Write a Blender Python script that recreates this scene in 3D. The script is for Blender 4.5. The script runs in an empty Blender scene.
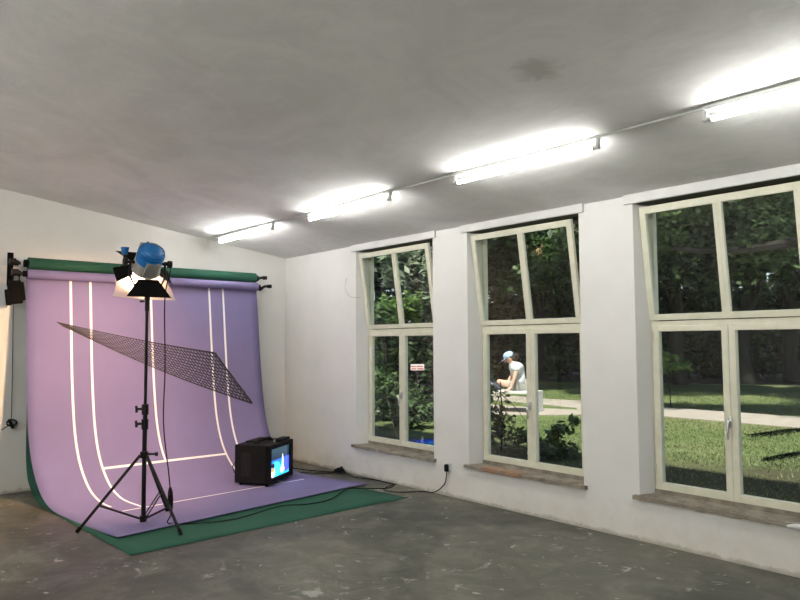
import bpy, bmesh, math, random
from mathutils import Vector, Matrix, Euler
C = bpy.context.scene.collection
S = bpy.context.scene
PI = math.pi
V = Vector
random.seed(7)

# ------------------------------------------------------------ camera
YAW, PITCH, ROLL = 0.7103, 0.0630, -0.0045
F = V((-math.cos(YAW)*math.cos(PITCH), math.sin(YAW)*math.cos(PITCH), math.sin(PITCH)))
R0 = F.cross(V((0, 0, 1))).normalized(); U0 = R0.cross(F)
RR = R0*math.cos(ROLL) + U0*math.sin(ROLL); UU = -R0*math.sin(ROLL) + U0*math.cos(ROLL)
cam_d = bpy.data.cameras.new('camera'); cam = bpy.data.objects.new('camera', cam_d); C.objects.link(cam)
cam_d.sensor_width = 36; cam_d.lens = 690.3/800*36; cam_d.clip_end = 200
m = Matrix((RR, UU, -F)).transposed().to_4x4(); m.translation = V((8.5266, -5.1754, 1.6))
cam.matrix_world = m
S.camera = cam

# ------------------------------------------------------------ world, sun, exposure
w = bpy.data.worlds.new('World'); S.world = w; w.use_nodes = True
nt = w.node_tree; bg = nt.nodes['Background']
sky = nt.nodes.new('ShaderNodeTexSky'); sky.sky_type = 'NISHITA'; sky.sun_disc = False
sky.sun_elevation = math.radians(57); sky.air_density = 1.0; sky.dust_density = .8
nt.links.new(sky.outputs[0], bg.inputs[0]); bg.inputs[1].default_value = 0.12
sd = bpy.data.lights.new('sun', 'SUN'); sd.energy = 7.0; sd.angle = math.radians(2.5); sd.color = (1, .95, .86)
sun = bpy.data.objects.new('sun', sd); C.objects.link(sun)
SUNDIR = V((0.30, -0.50, 1.0)).normalized()          # towards the sun: behind the building
sun.rotation_euler = SUNDIR.to_track_quat('Z', 'Y').to_euler()
S.view_settings.view_transform = 'Standard'; S.view_settings.look = 'None'
S.view_settings.exposure = 0.42; S.view_settings.gamma = 1.0; S.view_settings.use_curve_mapping = False
TUBE_L = 55.0          # radiance of the fluorescent tubes
LAMP_W = 640.0         # watts of the halogen lamp's beam

# ------------------------------------------------------------ helpers
def tag(o, label=None, cat=None, group=None, kind=None):
    if label: o['label'] = label
    if cat: o['category'] = cat
    if group: o['group'] = group
    if kind: o['kind'] = kind
    return o
def empty(name, loc, rz=0, label=None, cat=None, group=None):
    o = bpy.data.objects.new(name, None); C.objects.link(o); o.location = loc; o.rotation_euler = (0, 0, rz)
    o.empty_display_size = .1
    return tag(o, label, cat, group)
def copy_tree(o, parent=None):
    c = o.copy(); C.objects.link(c); c.parent = parent
    for ch in list(o.children): copy_tree(ch, c)
    return c

class MB:
    def __init__(s): s.bm = bmesh.new()
    def box(s, x0, x1, y0, y1, z0, z1, M=None, bev=0):
        vs = [s.bm.verts.new(V((x, y, z))) for x in (x0, x1) for y in (y0, y1) for z in (z0, z1)]
        fs = []
        for f in ((0,1,3,2),(4,6,7,5),(0,4,5,1),(2,3,7,6),(0,2,6,4),(1,5,7,3)):
            fs.append(s.bm.faces.new([vs[i] for i in f]))
        if bev:
            es = list({e for f in fs for e in f.edges})
            r = bmesh.ops.bevel(s.bm, geom=es, offset=bev, segments=2, profile=.5, affect='EDGES')
            vs = list({v for f in r['faces'] for v in f.verts} | {v for v in vs if v.is_valid})
        if M is not None:
            for v in vs: v.co = M @ v.co
        return s
    def tube(s, pts, r, n=8, cap=True):
        pts = [V(p) for p in pts]; rings = []
        up = None
        for i, p in enumerate(pts):
            a = pts[max(i-1, 0)]; b = pts[min(i+1, len(pts)-1)]
            d = (b-a).normalized()
            if up is None:
                up = d.orthogonal().normalized()
            else:
                up = (up - d*up.dot(d))
                up = up.normalized() if up.length > 1e-6 else d.orthogonal().normalized()
            q = d.cross(up)
            rr = r[i] if isinstance(r, (list, tuple)) else r
            rings.append([s.bm.verts.new(p + (up*math.cos(2*PI*k/n) + q*math.sin(2*PI*k/n))*rr) for k in range(n)])
        for A, B in zip(rings, rings[1:]):
            for k in range(n): s.bm.faces.new((A[k], A[(k+1) % n], B[(k+1) % n], B[k]))
        if cap:
            s.bm.faces.new(rings[0][::-1]); s.bm.faces.new(rings[-1])
        return s
    def lathe(s, prof, M=None, n=24):
        # prof: (r, z) list along local z
        rings = []
        for r, z in prof:
            if r < 1e-5: rings.append([s.bm.verts.new((0, 0, z))])
            else: rings.append([s.bm.verts.new((r*math.cos(2*PI*k/n), r*math.sin(2*PI*k/n), z)) for k in range(n)])
        for A, B in zip(rings, rings[1:]):
            for k in range(n):
                k2 = (k+1) % n
                if len(A) == 1 and len(B) == 1: continue
                if len(A) == 1: s.bm.faces.new((A[0], B[k2], B[k]))
                elif len(B) == 1: s.bm.faces.new((A[k], A[k2], B[0]))
                else: s.bm.faces.new((A[k], A[k2], B[k2], B[k]))
        if M is not None:
            for rg in rings:
                for v in rg: v.co = M @ v.co
        return s
    def prism(s, poly, M, h):
        a = [s.bm.verts.new(M @ V((x, y, 0))) for x, y in poly]; b = [s.bm.verts.new(M @ V((x, y, h))) for x, y in poly]
        n = len(poly)
        s.bm.faces.new(a[::-1]); s.bm.faces.new(b)
        for k in range(n): s.bm.faces.new((a[k], a[(k+1) % n], b[(k+1) % n], b[k]))
        return s
    def build(s, name, mat, parent=None, smooth=False):
        me = bpy.data.meshes.new(name)
        bmesh.ops.recalc_face_normals(s.bm, faces=s.bm.faces)
        s.bm.to_mesh(me); s.bm.free()
        o = bpy.data.objects.new(name, me); C.objects.link(o)
        if mat: me.materials.append(mat)
        if smooth:
            for p in me.polygons: p.use_smooth = True
            try: me.set_sharp_from_angle(angle=math.radians(40))
            except Exception: pass
        if parent: o.parent = parent
        return o
def T(x, y, z): return Matrix.Translation((x, y, z))
def axis_M(o, d, up=V((0, 0, 1))):
    d = V(d).normalized(); x = up.cross(d)
    x = x.normalized() if x.length > 1e-4 else V((1, 0, 0)); y = d.cross(x)
    m = Matrix((x, y, d)).transposed().to_4x4(); m.translation = V(o); return m

# ------------------------------------------------------------ materials
def mat(name, col, rough=.6, metal=0, spec=None):
    m = bpy.data.materials.new(name); m.use_nodes = True
    b = m.node_tree.nodes['Principled BSDF']
    b.inputs['Base Color'].default_value = (*col, 1); b.inputs['Roughness'].default_value = rough
    b.inputs['Metallic'].default_value = metal
    if spec is not None: b.inputs['Specular IOR Level'].default_value = spec
    return m
def nz(m, scale, detail=6, coord='Object', dist=0, rough=.55):
    t = m.node_tree; tc = t.nodes.new('ShaderNodeTexCoord'); n = t.nodes.new('ShaderNodeTexNoise')
    n.inputs['Scale'].default_value = scale; n.inputs['Detail'].default_value = detail; n.inputs['Distortion'].default_value = dist
    n.inputs['Roughness'].default_value = rough
    t.links.new(tc.outputs[coord], n.inputs['Vector']); return n
def ramp(m, src, stops):
    t = m.node_tree; r = t.nodes.new('ShaderNodeValToRGB')
    e = r.color_ramp.elements
    while len(e) < len(stops): e.new(.5)
    for q, (p, c) in zip(e, stops):
        q.position = p; q.color = (*c, 1) if len(c) == 3 else c
    t.links.new(src, r.inputs[0]); return r
def mixc(m, fac, a, b, mode='MIX'):
    t = m.node_tree; x = t.nodes.new('ShaderNodeMix'); x.data_type = 'RGBA'; x.blend_type = mode
    for s_, i in ((fac, 0), (a, 6), (b, 7)):
        if isinstance(s_, (int, float)): x.inputs[i].default_value = s_
        elif isinstance(s_, tuple): x.inputs[i].default_value = (*s_, 1)
        else: t.links.new(s_, x.inputs[i])
    return x.outputs[2]
def bump(m, src, strength, dist=.01):
    t = m.node_tree; b = t.nodes.new('ShaderNodeBump'); b.inputs['Strength'].default_value = strength
    b.inputs['Distance'].default_value = dist
    t.links.new(src, b.inputs['Height']); t.links.new(b.outputs[0], t.nodes['Principled BSDF'].inputs['Normal'])
def base(m, out): m.node_tree.links.new(out, m.node_tree.nodes['Principled BSDF'].inputs['Base Color'])
def mathn(m, op, a, b=None, c=None, clamp=False):
    t = m.node_tree; x = t.nodes.new('ShaderNodeMath'); x.operation = op; x.use_clamp = clamp
    for i, s_ in enumerate((a, b, c)):
        if s_ is None: continue
        if isinstance(s_, (int, float)): x.inputs[i].default_value = s_
        else: t.links.new(s_, x.inputs[i])
    return x.outputs[0]
def geo_pos(m):
    t = m.node_tree; g = t.nodes.new('ShaderNodeNewGeometry'); s_ = t.nodes.new('ShaderNodeSeparateXYZ')
    t.links.new(g.outputs['Position'], s_.inputs[0]); return s_.outputs

def wall_material():
    m = mat('white_plaster', (.72, .71, .68), .85, spec=.2)
    n = nz(m, 2.2, 5); r = ramp(m, n.outputs[0], [(.3, (.75, .745, .72)), (.7, (.80, .795, .775))])
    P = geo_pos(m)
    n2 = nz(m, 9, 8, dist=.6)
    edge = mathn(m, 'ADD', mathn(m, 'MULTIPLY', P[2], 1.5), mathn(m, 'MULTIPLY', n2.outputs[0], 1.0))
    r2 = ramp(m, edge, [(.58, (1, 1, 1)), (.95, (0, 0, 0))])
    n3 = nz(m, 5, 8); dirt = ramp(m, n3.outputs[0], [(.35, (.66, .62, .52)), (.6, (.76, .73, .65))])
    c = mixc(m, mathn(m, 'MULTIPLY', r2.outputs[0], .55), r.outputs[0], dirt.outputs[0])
    # grimy, flaking line right at the floor
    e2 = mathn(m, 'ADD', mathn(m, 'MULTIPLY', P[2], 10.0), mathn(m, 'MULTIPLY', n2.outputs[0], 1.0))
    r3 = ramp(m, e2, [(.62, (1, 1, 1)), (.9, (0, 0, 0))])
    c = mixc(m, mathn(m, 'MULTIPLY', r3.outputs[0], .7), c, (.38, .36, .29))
    base(m, c)
    n4 = nz(m, 7, 8, rough=.6); bump(m, n4.outputs[0], .35, .012); return m
def ceiling_material():
    m = mat('ceiling_plaster', (.5, .5, .48), .75, spec=.25)
    n = nz(m, 1.3, 8, dist=1.2, rough=.65); r = ramp(m, n.outputs[0], [(.36, (.76, .76, .745)), (.5, (.81, .81, .795)), (.62, (.86, .855, .84))])
    # brown water stain
    t = m.node_tree; g = t.nodes.new('ShaderNodeNewGeometry'); d = t.nodes.new('ShaderNodeVectorMath'); d.operation = 'DISTANCE'
    t.links.new(g.outputs['Position'], d.inputs[0]); d.inputs[1].default_value = (6.18, -2.15, 3.12)
    n2 = nz(m, 9, 6, dist=1)
    dd = mathn(m, 'ADD', d.outputs['Value'], mathn(m, 'MULTIPLY', n2.outputs[0], .22))
    r2 = ramp(m, dd, [(.17, (1, 1, 1)), (.27, (0, 0, 0))])
    c = mixc(m, mathn(m, 'MULTIPLY', r2.outputs[0], .4), r.outputs[0], (.30, .27, .22))
    n5 = nz(m, 2.4, 8, dist=2.5); r5 = ramp(m, n5.outputs[0], [(.56, (0, 0, 0)), (.66, (1, 1, 1))])
    c = mixc(m, mathn(m, 'MULTIPLY', r5.outputs[0], .30), c, (.90, .90, .88))
    base(m, c)
    tc = t.nodes.new('ShaderNodeTexCoord'); mp = t.nodes.new('ShaderNodeMapping'); mp.inputs['Scale'].default_value = (1.1, 2.6, 1); mp.inputs['Rotation'].default_value = (0, 0, .5)
    n3 = t.nodes.new('ShaderNodeTexNoise'); n3.inputs['Scale'].default_value = 1.9; n3.inputs['Detail'].default_value = 9; n3.inputs['Distortion'].default_value = .6
    t.links.new(tc.outputs['Object'], mp.inputs[0]); t.links.new(mp.outputs[0], n3.inputs['Vector'])
    bump(m, n3.outputs[0], .20, .035); return m
def floor_material():
    m = mat('stained_concrete', (.15, .155, .14), .5, spec=.35)
    n = nz(m, .55, 9, dist=.7, rough=.62)
    r = ramp(m, n.outputs[0], [(.42, (.024, .026, .020)), (.48, (.048, .050, .038)), (.53, (.085, .085, .066)), (.58, (.15, .145, .115))])
    n1 = nz(m, 3.2, 10, dist=.8, rough=.7); c = mixc(m, .36, r.outputs[0], ramp(m, n1.outputs[0], [(.38, (.03, .032, .025)), (.5, (.08, .082, .066)), (.62, (.19, .185, .15))]).outputs[0])
    n2 = nz(m, 3.0, 10, dist=1.6, rough=.75); r2 = ramp(m, n2.outputs[0], [(.57, (0, 0, 0)), (.61, (1, 1, 1))])
    n3 = nz(m, 1.1, 3); r3 = ramp(m, n3.outputs[0], [(.50, (0, 0, 0)), (.60, (1, 1, 1))])
    f = mathn(m, 'MULTIPLY', mathn(m, 'MULTIPLY', r2.outputs[0], r3.outputs[0]), .75)
    c = mixc(m, f, c, (.40, .40, .36))
    n5 = nz(m, 7.5, 6, dist=.4); r5 = ramp(m, n5.outputs[0], [(.665, (0, 0, 0)), (.68, (1, 1, 1))])
    c = mixc(m, mathn(m, 'MULTIPLY', r5.outputs[0], .6), c, (.45, .45, .40)); base(m, c)
    rr = ramp(m, n.outputs[0], [(.4, (.40, .40, .40)), (.62, (.62, .62, .62))])
    m.node_tree.links.new(rr.outputs[0], m.node_tree.nodes['Principled BSDF'].inputs['Roughness'])
    n4 = nz(m, 14, 8); bump(m, n4.outputs[0], .25, .006); return m
def noisy(name, a, b, scale, rough=.6, bmp=0, **k):
    m = mat(name, a, rough, **k); n = nz(m, scale, 6); base(m, ramp(m, n.outputs[0], [(.3, a), (.7, b)]).outputs[0])
    if bmp: bump(m, n.outputs[0], bmp, .005)
    return m
def leaf_material(name, a, b, trans=.35):
    m = bpy.data.materials.new(name); m.use_nodes = True; t = m.node_tree
    bs = t.nodes['Principled BSDF']; bs.inputs['Roughness'].default_value = .5; bs.inputs['Specular IOR Level'].default_value = .35
    g = t.nodes.new('ShaderNodeNewGeometry')
    r = ramp(m, g.outputs['Random Per Island'], [(0, a), (1, b)])
    base(m, r.outputs[0])
    tr = t.nodes.new('ShaderNodeBsdfTranslucent'); t.links.new(r.outputs[0], tr.inputs[0])
    mx = t.nodes.new('ShaderNodeMixShader'); mx.inputs[0].default_value = trans
    t.links.new(bs.outputs[0], mx.inputs[1]); t.links.new(tr.outputs[0], mx.inputs[2])
    t.links.new(mx.outputs[0], t.nodes['Material Output'].inputs[0]); return m
def emit(name, col, s_):
    m = bpy.data.materials.new(name); m.use_nodes = True; b = m.node_tree.nodes['Principled BSDF']
    b.inputs['Base Color'].default_value = (*col, 1)
    b.inputs['Emission Color'].default_value = (*col, 1); b.inputs['Emission Strength'].default_value = s_; return m
def glass_material():
    m = bpy.data.materials.new('window_glass'); m.use_nodes = True; t = m.node_tree
    t.nodes.remove(t.nodes['Principled BSDF'])
    a = t.nodes.new('ShaderNodeBsdfTransparent'); a.inputs[0].default_value = (.93, .95, .93, 1)
    b = t.nodes.new('ShaderNodeBsdfGlossy'); b.inputs['Roughness'].default_value = .02
    fr = t.nodes.new('ShaderNodeFresnel'); gg = t.nodes.new('ShaderNodeNewGeometry'); mr = t.nodes.new('ShaderNodeMapRange')
    mr.inputs['To Min'].default_value = 1.36; mr.inputs['To Max'].default_value = 1/1.36
    t.links.new(gg.outputs['Backfacing'], mr.inputs['Value']); t.links.new(mr.outputs[0], fr.inputs[0])
    x = t.nodes.new('ShaderNodeMixShader')
    t.links.new(fr.outputs[0], x.inputs[0]); t.links.new(a.outputs[0], x.inputs[1]); t.links.new(b.outputs[0], x.inputs[2])
    t.links.new(x.outputs[0], t.nodes['Material Output'].inputs[0]); return m

M_wall = wall_material(); M_ceil = ceiling_material(); M_floor = floor_material()
M_cream = noisy('cream_paint', (.66, .65, .51), (.75, .74, .60), 12, .4, .15)
M_sill = noisy('worn_sill_stone', (.16, .14, .11), (.34, .30, .24), 9, .85, .6)
M_brick = noisy('bare_brick', (.26, .15, .09), (.36, .23, .15), 14, .9, .5)
M_lint = noisy('white_board', (.70, .70, .68), (.76, .76, .74), 5, .7)
M_dark = noisy('dark_header', (.025, .023, .02), (.06, .055, .045), 20, .7)
M_glass = glass_material()
M_purple = noisy('purple_paper', (.178, .158, .300), (.19, .167, .32), 3, .8, spec=.15)
M_green = noisy('green_paper', (.022, .083, .056), (.027, .096, .066), 3, .8, spec=.15)
M_tape = mat('white_tape', (.86, .86, .86), .6)
M_net = mat('black_ink', (.012, .012, .014), .7)
M_black = noisy('black_metal', (.004, .004, .0045), (.007, .007, .0075), 10, .5, spec=.25)
M_blackm = mat('matt_black_metal', (.005, .005, .005), .8, spec=.06)
M_rubber = mat('black_rubber', (.006, .006, .006), .8, spec=.15)
M_plastic = noisy('black_plastic', (.004, .004, .0045), (.007, .007, .0075), 30, .6, spec=.15)
M_blue = noisy('blue_enamel', (.01, .12, .36), (.015, .15, .42), 8, .22)
M_grey = noisy('grey_cast_metal', (.22, .22, .21), (.32, .32, .30), 12, .4)
M_metal = mat('brushed_metal', (.55, .55, .54), .35, .9)
M_white = noisy('white_enamel', (.66, .67, .66), (.74, .75, .74), 12, .5)
M_tube = emit('tube_phosphor', (1.0, .99, .95), TUBE_L)
M_fill_tube = emit('fill_tube_phosphor', (1.0, .98, .93), TUBE_L*2.7)  # stronger tubes for the added row out of view

# ------------------------------------------------------------ room shell
HC, SL = 2.823, 0.137                     # ceiling height at the window wall, rise per metre away from it
XR, YB = 11.0, -8.0
WT = .225                                  # window wall thickness
WIN = [(1.67, 3.06), (3.58, 4.95), (5.48, 6.85)]
Z0, Z1 = .37, 2.76
def ceil_z(y): return HC - SL*y

b = MB(); b.box(-.3, XR+.3, YB-.3, WT, -.25, 0)
tag(b.build('floor', M_floor), 'dark grey concrete floor with pale paint chips', None, None, 'structure')

def grid_slab():
    bm = bmesh.new(); nx, ny = 110, 80
    rnd = random.Random(3)
    ph = [(rnd.uniform(.6, 2.2), rnd.uniform(.6, 2.4), rnd.uniform(0, 6.28), rnd.uniform(-1, 1)) for _ in range(14)]
    vs = []
    for j in range(ny+1):
        y = YB + (0-YB)*j/ny
        row = []
        for i in range(nx+1):
            x = XR*i/nx
            d = sum(.0035*math.sin(a*x + k*b_*y + p) for a, b_, p, k in ph)
            e = min(1, x/.25, (XR-x)/.25, -y/.25, (y-YB)/.25)
            row.append(bm.verts.new((x, y, ceil_z(y) + d*max(e, 0))))
        vs.append(row)
    for j in range(ny):
        for i in range(nx):
            bm.faces.new((vs[j][i], vs[j+1][i], vs[j+1][i+1], vs[j][i+1]))
    o = MB(); o.bm.free(); o.bm = bm
    # roof slab over the plaster
    a = [(-.3, YB-.3), (XR+.3, YB-.3), (XR+.3, WT+.25), (-.3, WT+.25)]
    lo = [bm.verts.new((x, y, ceil_z(y)+.035)) for x, y in a]; hi = [bm.verts.new((x, y, ceil_z(y)+.35)) for x, y in a]
    bm.faces.new(lo); bm.faces.new(hi)
    for k in range(4): bm.faces.new((lo[k], lo[(k+1) % 4], hi[(k+1) % 4], hi[k]))
    c = o.build('ceiling', M_ceil)
    for p in c.data.polygons: p.use_smooth = True
    return c
tag(grid_slab(), 'sloping grey-white plastered ceiling with a brown stain', None, None, 'structure')

def wall_x(name, x0, x1, lab):            # wall between X planes, sloping top
    b = MB(); bm = b.bm
    pr = [(YB-.3, 0), (WT, 0), (WT, ceil_z(WT)+.05), (YB-.3, ceil_z(YB-.3)+.05)]
    A = [bm.verts.new((x0, y, z)) for y, z in pr]; B = [bm.verts.new((x1, y, z)) for y, z in pr]
    bm.faces.new(A); bm.faces.new(B)
    for k in range(4): bm.faces.new((A[k], A[(k+1) % 4], B[(k+1) % 4], B[k]))
    tag(b.build(name, M_wall), lab, None, None, 'structure')
wall_x('wall_left', -.3, 0, 'white plaster wall behind the purple backdrop')
wall_x('wall_right', XR, XR+.3, 'white plaster wall at the near end of the room')
b = MB(); b.box(-.3, XR+.3, YB-.3, YB, 0, ceil_z(YB)+.1)
tag(b.build('wall_front', M_wall), 'white plaster wall opposite the windows', None, None, 'structure')

def window_wall():
    b = MB(); zt = HC + .06
    xs = [0] + [v for w_ in WIN for v in w_] + [XR]
    for k in range(0, len(xs), 2):
        # piers, splayed towards the frames
        l, r = xs[k], xs[k+1]
        sl = .05 if k > 0 else 0; sr = .05 if k < len(xs)-2 else 0
        M = Matrix.Identity(4)
        poly = [(l, 0), (r, 0), (r+sr, .15), (r+sr, WT), (l-sl, WT), (l-sl, .15)]
        b.prism(poly, M, zt)
    for l, r in WIN:
        b.box(l, r, 0, WT, 0, Z0-.045)
        b.box(l, r, 0, WT, Z1, zt)
    return b.build('wall_back', M_wall)
tag(window_wall(), 'white plaster wall with tall cream windows', None, None, 'structure')
b = MB()
for k, (l, r) in enumerate(WIN):
    t_ = MB(); t_.box(l-.07, r+.06, -.03, .0, Z1-.01, HC+.02, bev=.004)
    tag(t_.build('trim_%d' % (k+1), M_lint), 'white lintel board over a window', None, None, 'structure')
b.bm.free()

# ------------------------------------------------------------ windows
def frame_rect(b, x0, x1, z0, z1, w, y0, y1, M=None, wb=None, wt=None):
    wb = wb or w; wt = wt or w
    b.box(x0, x0+w, y0, y1, z0, z1, M, .004); b.box(x1-w, x1, y0, y1, z0, z1, M, .004)
    b.box(x0+w-.001, x1-w+.001, y0+.001, y1-.001, z0, z0+wb, M, .004); b.box(x0+w-.001, x1-w+.001, y0+.001, y1-.001, z1-wt, z1, M, .004)

def window(k, l, r, tilt, brick=False):
    x0, x1 = l+.05, r-.05; xm = (x0+x1)/2; zb = .395
    root = tag(empty('window_%d' % k, (0, 0, 0)), 'tall cream painted window', None, None, 'structure')
    o = MB()                                              # fixed outer frame
    o.box(x0, x0+.04, .165, .215, zb, Z1); o.box(x1-.04, x1, .165, .215, zb, Z1)
    o.box(x0, x1, .16, .25, zb, zb+.03, None, .004); o.box(x0, x1, .158, .25, 1.715, 1.775, None, .004)
    o.build('window_frame', M_cream, root)
    h = MB(); h.box(x0, x1, .19, .222, Z1-.06, Z1); h.box(x0-.02, x1+.02, .004, .20, Z1-.012, Z1+.004); h.build('header', M_dark, root)  # dark strip across the opening above the sash
    for a, c, side in ((x0+.018, xm-.001, 0), (xm+.001, x1-.018, 1)):    # lower casements
        s_ = MB(); frame_rect(s_, a, c, zb+.008, 1.735, .052, .150, .20, wb=.06, wt=.045)
        sash = s_.build('casement', M_cream, root)
        g = MB(); g.box(a+.045, c-.045, .173, .177, zb+.06, 1.70); g.build('pane', M_glass, sash)
        hg = MB()
        hx = a-.002 if side == 0 else c+.002
        for z in (zb+.12, 1.60): hg.tube([(hx, .146, z), (hx, .146, z+.09)], .008, 8)
        hg.build('hinge', M_cream, sash)
    hd = MB()                                             # espagnolette handle on the meeting stile
    hd.box(xm-.022, xm+.010, .138, .151, .955, 1.035, None, .003)
    hd.tube([(xm-.006, .14, 1.0), (xm-.006, .105, 1.0), (xm-.006, .098, .985), (xm-.006, .10, .90), (xm-.010, .108, .87)], [.009, .009, .0095, .008, .006], 8)
    hd.build('handle', M_metal, root, True)
    # top hopper sash, leaning into the room on its bottom hinge
    zh = 1.782; L = .945
    Mt = T(0, .165, zh) @ Matrix.Rotation(tilt, 4, 'X')
    s_ = MB()
    a, c = x0-.012, x1-.045
    frame_rect(s_, a, c, 0, L, .055, -.02, .02, Mt, wb=.05, wt=.06)
    s_.box(xm-.038, xm+.028, -.019, .019, .045, L-.055, Mt, .004)
    s_.box(xm-.008, xm-.003, -.022, .0, .03, L-.03, Mt)
    sash = s_.build('tilted_sash', M_cream, root)
    for pa, pc in ((a+.05, xm-.034), (xm+.024, c-.05)):
        g = MB(); g.box(pa, pc, -.002, .002, .045, L-.062, Mt); g.build('pane', M_glass, sash)
    for x in (a+.004, c-.004):                            # folding stays
        st = MB(); p1 = Mt @ V((x, .03, L-.10)); p3 = V((x, .20, zh+L-.30)); p2 = V((x, .20, zh+L-.12))
        st.tube([p1, p2], .007, 6); st.tube([p2, p3], .007, 6); st.tube([p1-V((0, .02, 0)), p1+V((0, 0, .05))], .010, 6)
        st.build('stay_arm', M_metal, root)
    # sill
    s_ = MB(); n = 22
    rnd = random.Random(k)
    for i in range(n):
        xa = l-.04 + (r-l+.075)*i/n; xb = l-.04 + (r-l+.075)*(i+1)/n + .001
        s_.box(xa, xb, -.045+rnd.uniform(-.004, .004), .0, Z0-.035+rnd.uniform(-.004, .003), Z0-.004+rnd.uniform(-.001, .001))
    s_.box(l-.001, r+.001, -.002, .16, Z0-.04, Z0)
    s_.box(x0, x1, .150, .17, Z0-.01, zb+.01)
    s = s_.build('window_sill', M_sill, root)
    if brick:
        q = MB()
        for i in range(2): q.box(l+.20+i*.25, l+.44+i*.25, -.047, .07, Z0-.037, Z0+.003, None, .004)
        q.build('bare_brick', M_brick, s)
    bl = MB(); bl.box(x0, x1, .155, .175, Z0+.0, zb+.012, None, .003); bl.build('weather_board', M_cream, root)
    return root
window(1, *WIN[0], math.radians(8.2)); window(2, *WIN[1], math.radians(8.2), True); window(3, *WIN[2], math.radians(7.2))

# blob of white filler at the right of the near sill
b = MB(); b.tube([(6.60, -.03, .345), (6.66, -.045, .35), (6.75, -.045, .352), (6.88, -.04, .35), (6.97, -.02, .348)], [.012, .02, .024, .022, .01], 10)
tag(b.build('filler_patch', M_white, None, True), 'white plaster filler lumps along the edge of the sill', None, None, 'structure')

# ------------------------------------------------------------ fluorescent lights
def light_fixture():
    yt = -1.2; root = empty('fluorescent_light', (0, yt, ceil_z(yt)))
    L = 1.36
    b = MB(); b.box(0, L, -.022, .022, -.032, -.004, None, .003); b.build('mounting_rail', M_white, root)
    for x, s_ in ((.012, 1), (L-.012, -1)):
        e = MB(); e.box(x-.012, x+.012, -.014, .014, -.085, -.03, None, .003)
        e.tube([(x-.013, 0, -.085), (x+.013, 0, -.085)], .017, 12); e.build('lamp_holder', M_white, root)
    t = MB(); t.tube([(.026, 0, -.085), (L-.026, 0, -.085)], .0145, 16); t.build('tube', M_tube, root, True)
    for x in (.03, L-.04):
        c = MB(); c.tube([(x-.01, 0, -.085), (x+.02, 0, -.085)], .0155, 14); c.build('tube_cap', M_metal, root, True)
    c = MB(); c.tube([(L*.93, -.02, -.01), (L*.93, -.05, -.03)], .006, 6); c.build('cable_gland', M_white, root)
    return root
fx = light_fixture()
labs = ['lit bare-tube fluorescent light nearest the backdrop wall', 'lit bare-tube fluorescent light, second from the backdrop wall',
        'lit bare-tube fluorescent light between the first and second windows from the right', 'lit bare-tube fluorescent light nearest the camera, cut by the right edge']
labs[2] = 'lit bare-tube fluorescent light, second nearest the camera, whole in view'
for i, x in enumerate((.36, 2.43, 4.60, 6.67)):
    o = fx if i == 0 else copy_tree(fx)
    o.location = (x, -1.2, ceil_z(-1.2)); o.rotation_euler = (math.radians(-7.8), 0, 0)
    tag(o, labs[i], 'ceiling light', 'fluorescent lights in a row on the ceiling')
for i, x in enumerate((1.6, 3.8, 6.0, 8.2)):  # second row, out of view, added to brighten the ceiling
    o = copy_tree(fx); o.location = (x, -6.6, ceil_z(-6.6)-.40); o.rotation_euler = (0, 0, 0)
    for ch in o.children:
        if ch.name.startswith('tube') and 'cap' not in ch.name: ch.data = ch.data.copy(); ch.data.materials[0] = M_fill_tube
    rod = MB(); rod.tube([(.2, 0, -.01), (.2, 0, .42)], .006, 6); rod.build('fill_light_rod', M_white, o)
    rod = MB(); rod.tube([(1.16, 0, -.01), (1.16, 0, .42)], .006, 6); rod.build('fill_light_rod', M_white, o)
    tag(o, 'lit bare-tube fluorescent light in the row far from the windows, ' + ('nearest the backdrop wall', 'second from the backdrop wall', 'third from the backdrop wall', 'farthest from the backdrop wall')[i], 'ceiling light', 'added fill lights in the row far from the windows')
for a, c, lb in ((.0, .36, 'against the backdrop wall'), (1.72, 2.43, 'between the two farthest fluorescent lights'), (3.79, 4.60, 'between the two middle fluorescent lights'), (5.96, 6.67, 'between the two nearest fluorescent lights')):
    b = MB(); z = ceil_z(-1.2)-.011; b.tube([(a, -1.2, z), ((a+c)/2, -1.203, z), (c, -1.2, z)], .009, 8)
    tag(b.build('electrical_conduit', M_white, None, True), 'grey conduit pipe on the ceiling ' + lb, 'conduit', 'conduit pipes between the ceiling lights')

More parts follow.
